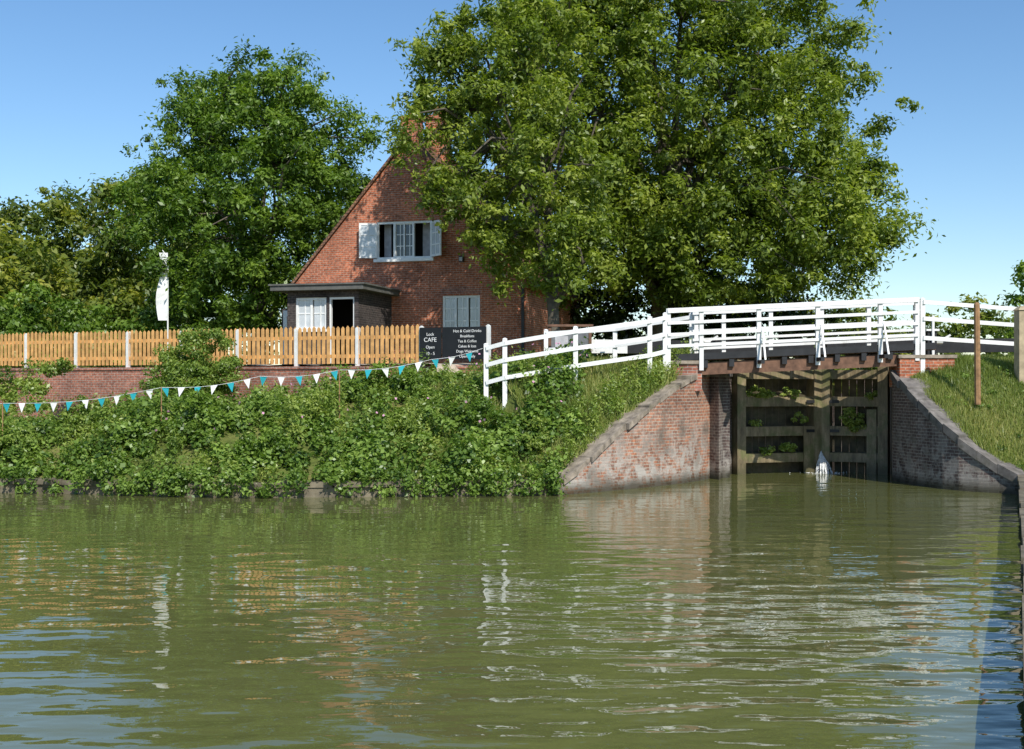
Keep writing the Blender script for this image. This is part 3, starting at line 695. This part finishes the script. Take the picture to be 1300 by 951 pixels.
C,Nr,S,T_=clump_leaves(C2,rng.uniform(.1,.32,k),55,.085,flat=1,tb=.55,tv=.2,upb=.5,fuzzy=True)
keep=C[:,2]>.015; leaves('bramble_trailers',C[keep],Nr[keep],S[keep],T_[keep],'leaf_bramble',.6)
P3=np.vstack([left_bank_pts(160,-3.5,1.5,3.0,5.6),left_bank_pts(120,1.2,4.5,.35,1.4),left_bank_pts(120,-14,-2,.5,5.5)]); z=np.maximum(H(P3),.4)
lift=np.where(np.arange(len(P3))>=280,.45,.12)
C3=np.column_stack([P3,z+lift+rng.random(len(P3))*.35]); C,Nr,S,T_=clump_leaves(C3,rng.uniform(.08,.2,len(P3)),50,.08,flat=2.0,tb=.66)
leaves('tall_weeds',C,Nr,S,T_,'leaf_nettle',.35)
fp=left_bank_pts(60,-8,2.0,1,5); zz=H(fp)+.75
leaves('pink_wildflowers',np.column_stack([fp,zz]),norm(rng.normal(size=(60,3))+[0,-1,.6]),np.full(60,.07),np.full(60,.5),'flower',1)
def grass(name,P,hmin,hmax,tb=.5,w=.012):
    z=H(P); m=z>.2; P=P[m]; z=z[m]; n=len(P); pt=.6+.5*np.sin(P[:,0]*2.1+P[:,1])*np.sin(P[:,1]*1.6-P[:,0]*.7)
    hh=rng.uniform(hmin,hmax,n)*(.6+pt); a=rng.random(n)*6.28
    dx=np.column_stack([np.cos(a),np.sin(a)])*w; lean=rng.normal(size=(n,2))*.35*hh[:,None]
    V=np.empty((n,3,3)); V[:,0,:2]=P-dx; V[:,1,:2]=P+dx; V[:,2,:2]=P+lean; V[:,0,2]=z-.02; V[:,1,2]=z-.02; V[:,2,2]=z+hh
    f=np.sin(P[:,0]*1.3)*np.cos(P[:,1]*1.7+P[:,0])*.25
    fastmesh(name,V.reshape(-1,3),3,'grass',np.clip(tb+f+.2*rng.normal(size=n),0,1))
grass('grass',np.column_stack([rng.uniform(9.3,14.5,90000),rng.uniform(24,31,90000)]),.04,.15,.5)
grass('grass',np.column_stack([rng.uniform(-2,4.9,45000),rng.uniform(26,32,45000)]),.08,.3,.6)
P4=np.column_stack([rng.uniform(9.9,13,40),rng.uniform(25.5,29.5,40)]); z4=H(P4); P4=P4[z4>.3]; z4=z4[z4>.3]
C,Nr,S,T_=clump_leaves(np.column_stack([P4,z4+.06]),rng.uniform(.08,.2,len(P4)),60,.06,flat=.6,tb=.5); leaves('bank_weeds',C,Nr,S,T_,'leaf_bramble',.5)
mass('gate_weeds',[(6.5,31.0,2.15,.35,.08,.14),(7.3,31.25,2.12,.3,.08,.14),(6.7,31.05,.62,.2,.08,.1),(7.6,31.3,1.4,.25,.08,.18),(9.0,31.15,1.42,.35,.1,.32),(9.4,31.05,2.12,.2,.08,.14),(7.3,31.25,.66,.22,.08,.14),(6.4,31.0,1.32,.2,.06,.08)],70,60,.075,'leaf_nettle',.08,.17,tb=.85)

# ---------------------------------------------------------------- light
el,az=math.radians(43),math.radians(158)
dv=Vector((math.sin(az)*math.cos(el),math.cos(az)*math.cos(el),math.sin(el)))
ld=bpy.data.lights.new('sun','SUN'); ld.energy=5.0; ld.angle=math.radians(.53); ld.color=(1,.95,.87)
lo=bpy.data.objects.new('sun',ld); lo.rotation_euler=dv.to_track_quat('Z','Y').to_euler(); lo.location=(20,-20,40); COL.objects.link(lo)
w=bpy.data.worlds.new('World'); scene.world=w; w.use_nodes=True; nt=w.node_tree; bg=nt.nodes['Background']
sk=nt.nodes.new('ShaderNodeTexSky'); sk.sky_type='NISHITA'; sk.sun_disc=False; sk.sun_elevation=el; sk.sun_rotation=az
sk.air_density=1.0; sk.dust_density=0.25; sk.ozone_density=3.0
hv=nt.nodes.new('ShaderNodeHueSaturation'); hv.inputs['Saturation'].default_value=1.15
nt.links.new(sk.outputs[0],hv.inputs['Color']); nt.links.new(hv.outputs[0],bg.inputs[0]); bg.inputs[1].default_value=.15
scene.view_settings.view_transform='Standard'; scene.view_settings.look='None'; scene.view_settings.exposure=0
cd=bpy.data.cameras.new('camera'); co=bpy.data.objects.new('camera',cd); COL.objects.link(co)
co.location=(0,0,2.4); co.rotation_euler=(math.pi/2,0,0); cd.sensor_width=36; cd.lens=36*1500/1300; cd.shift_y=10.5/1300; cd.clip_end=5000; cd.clip_start=.05
scene.camera=co
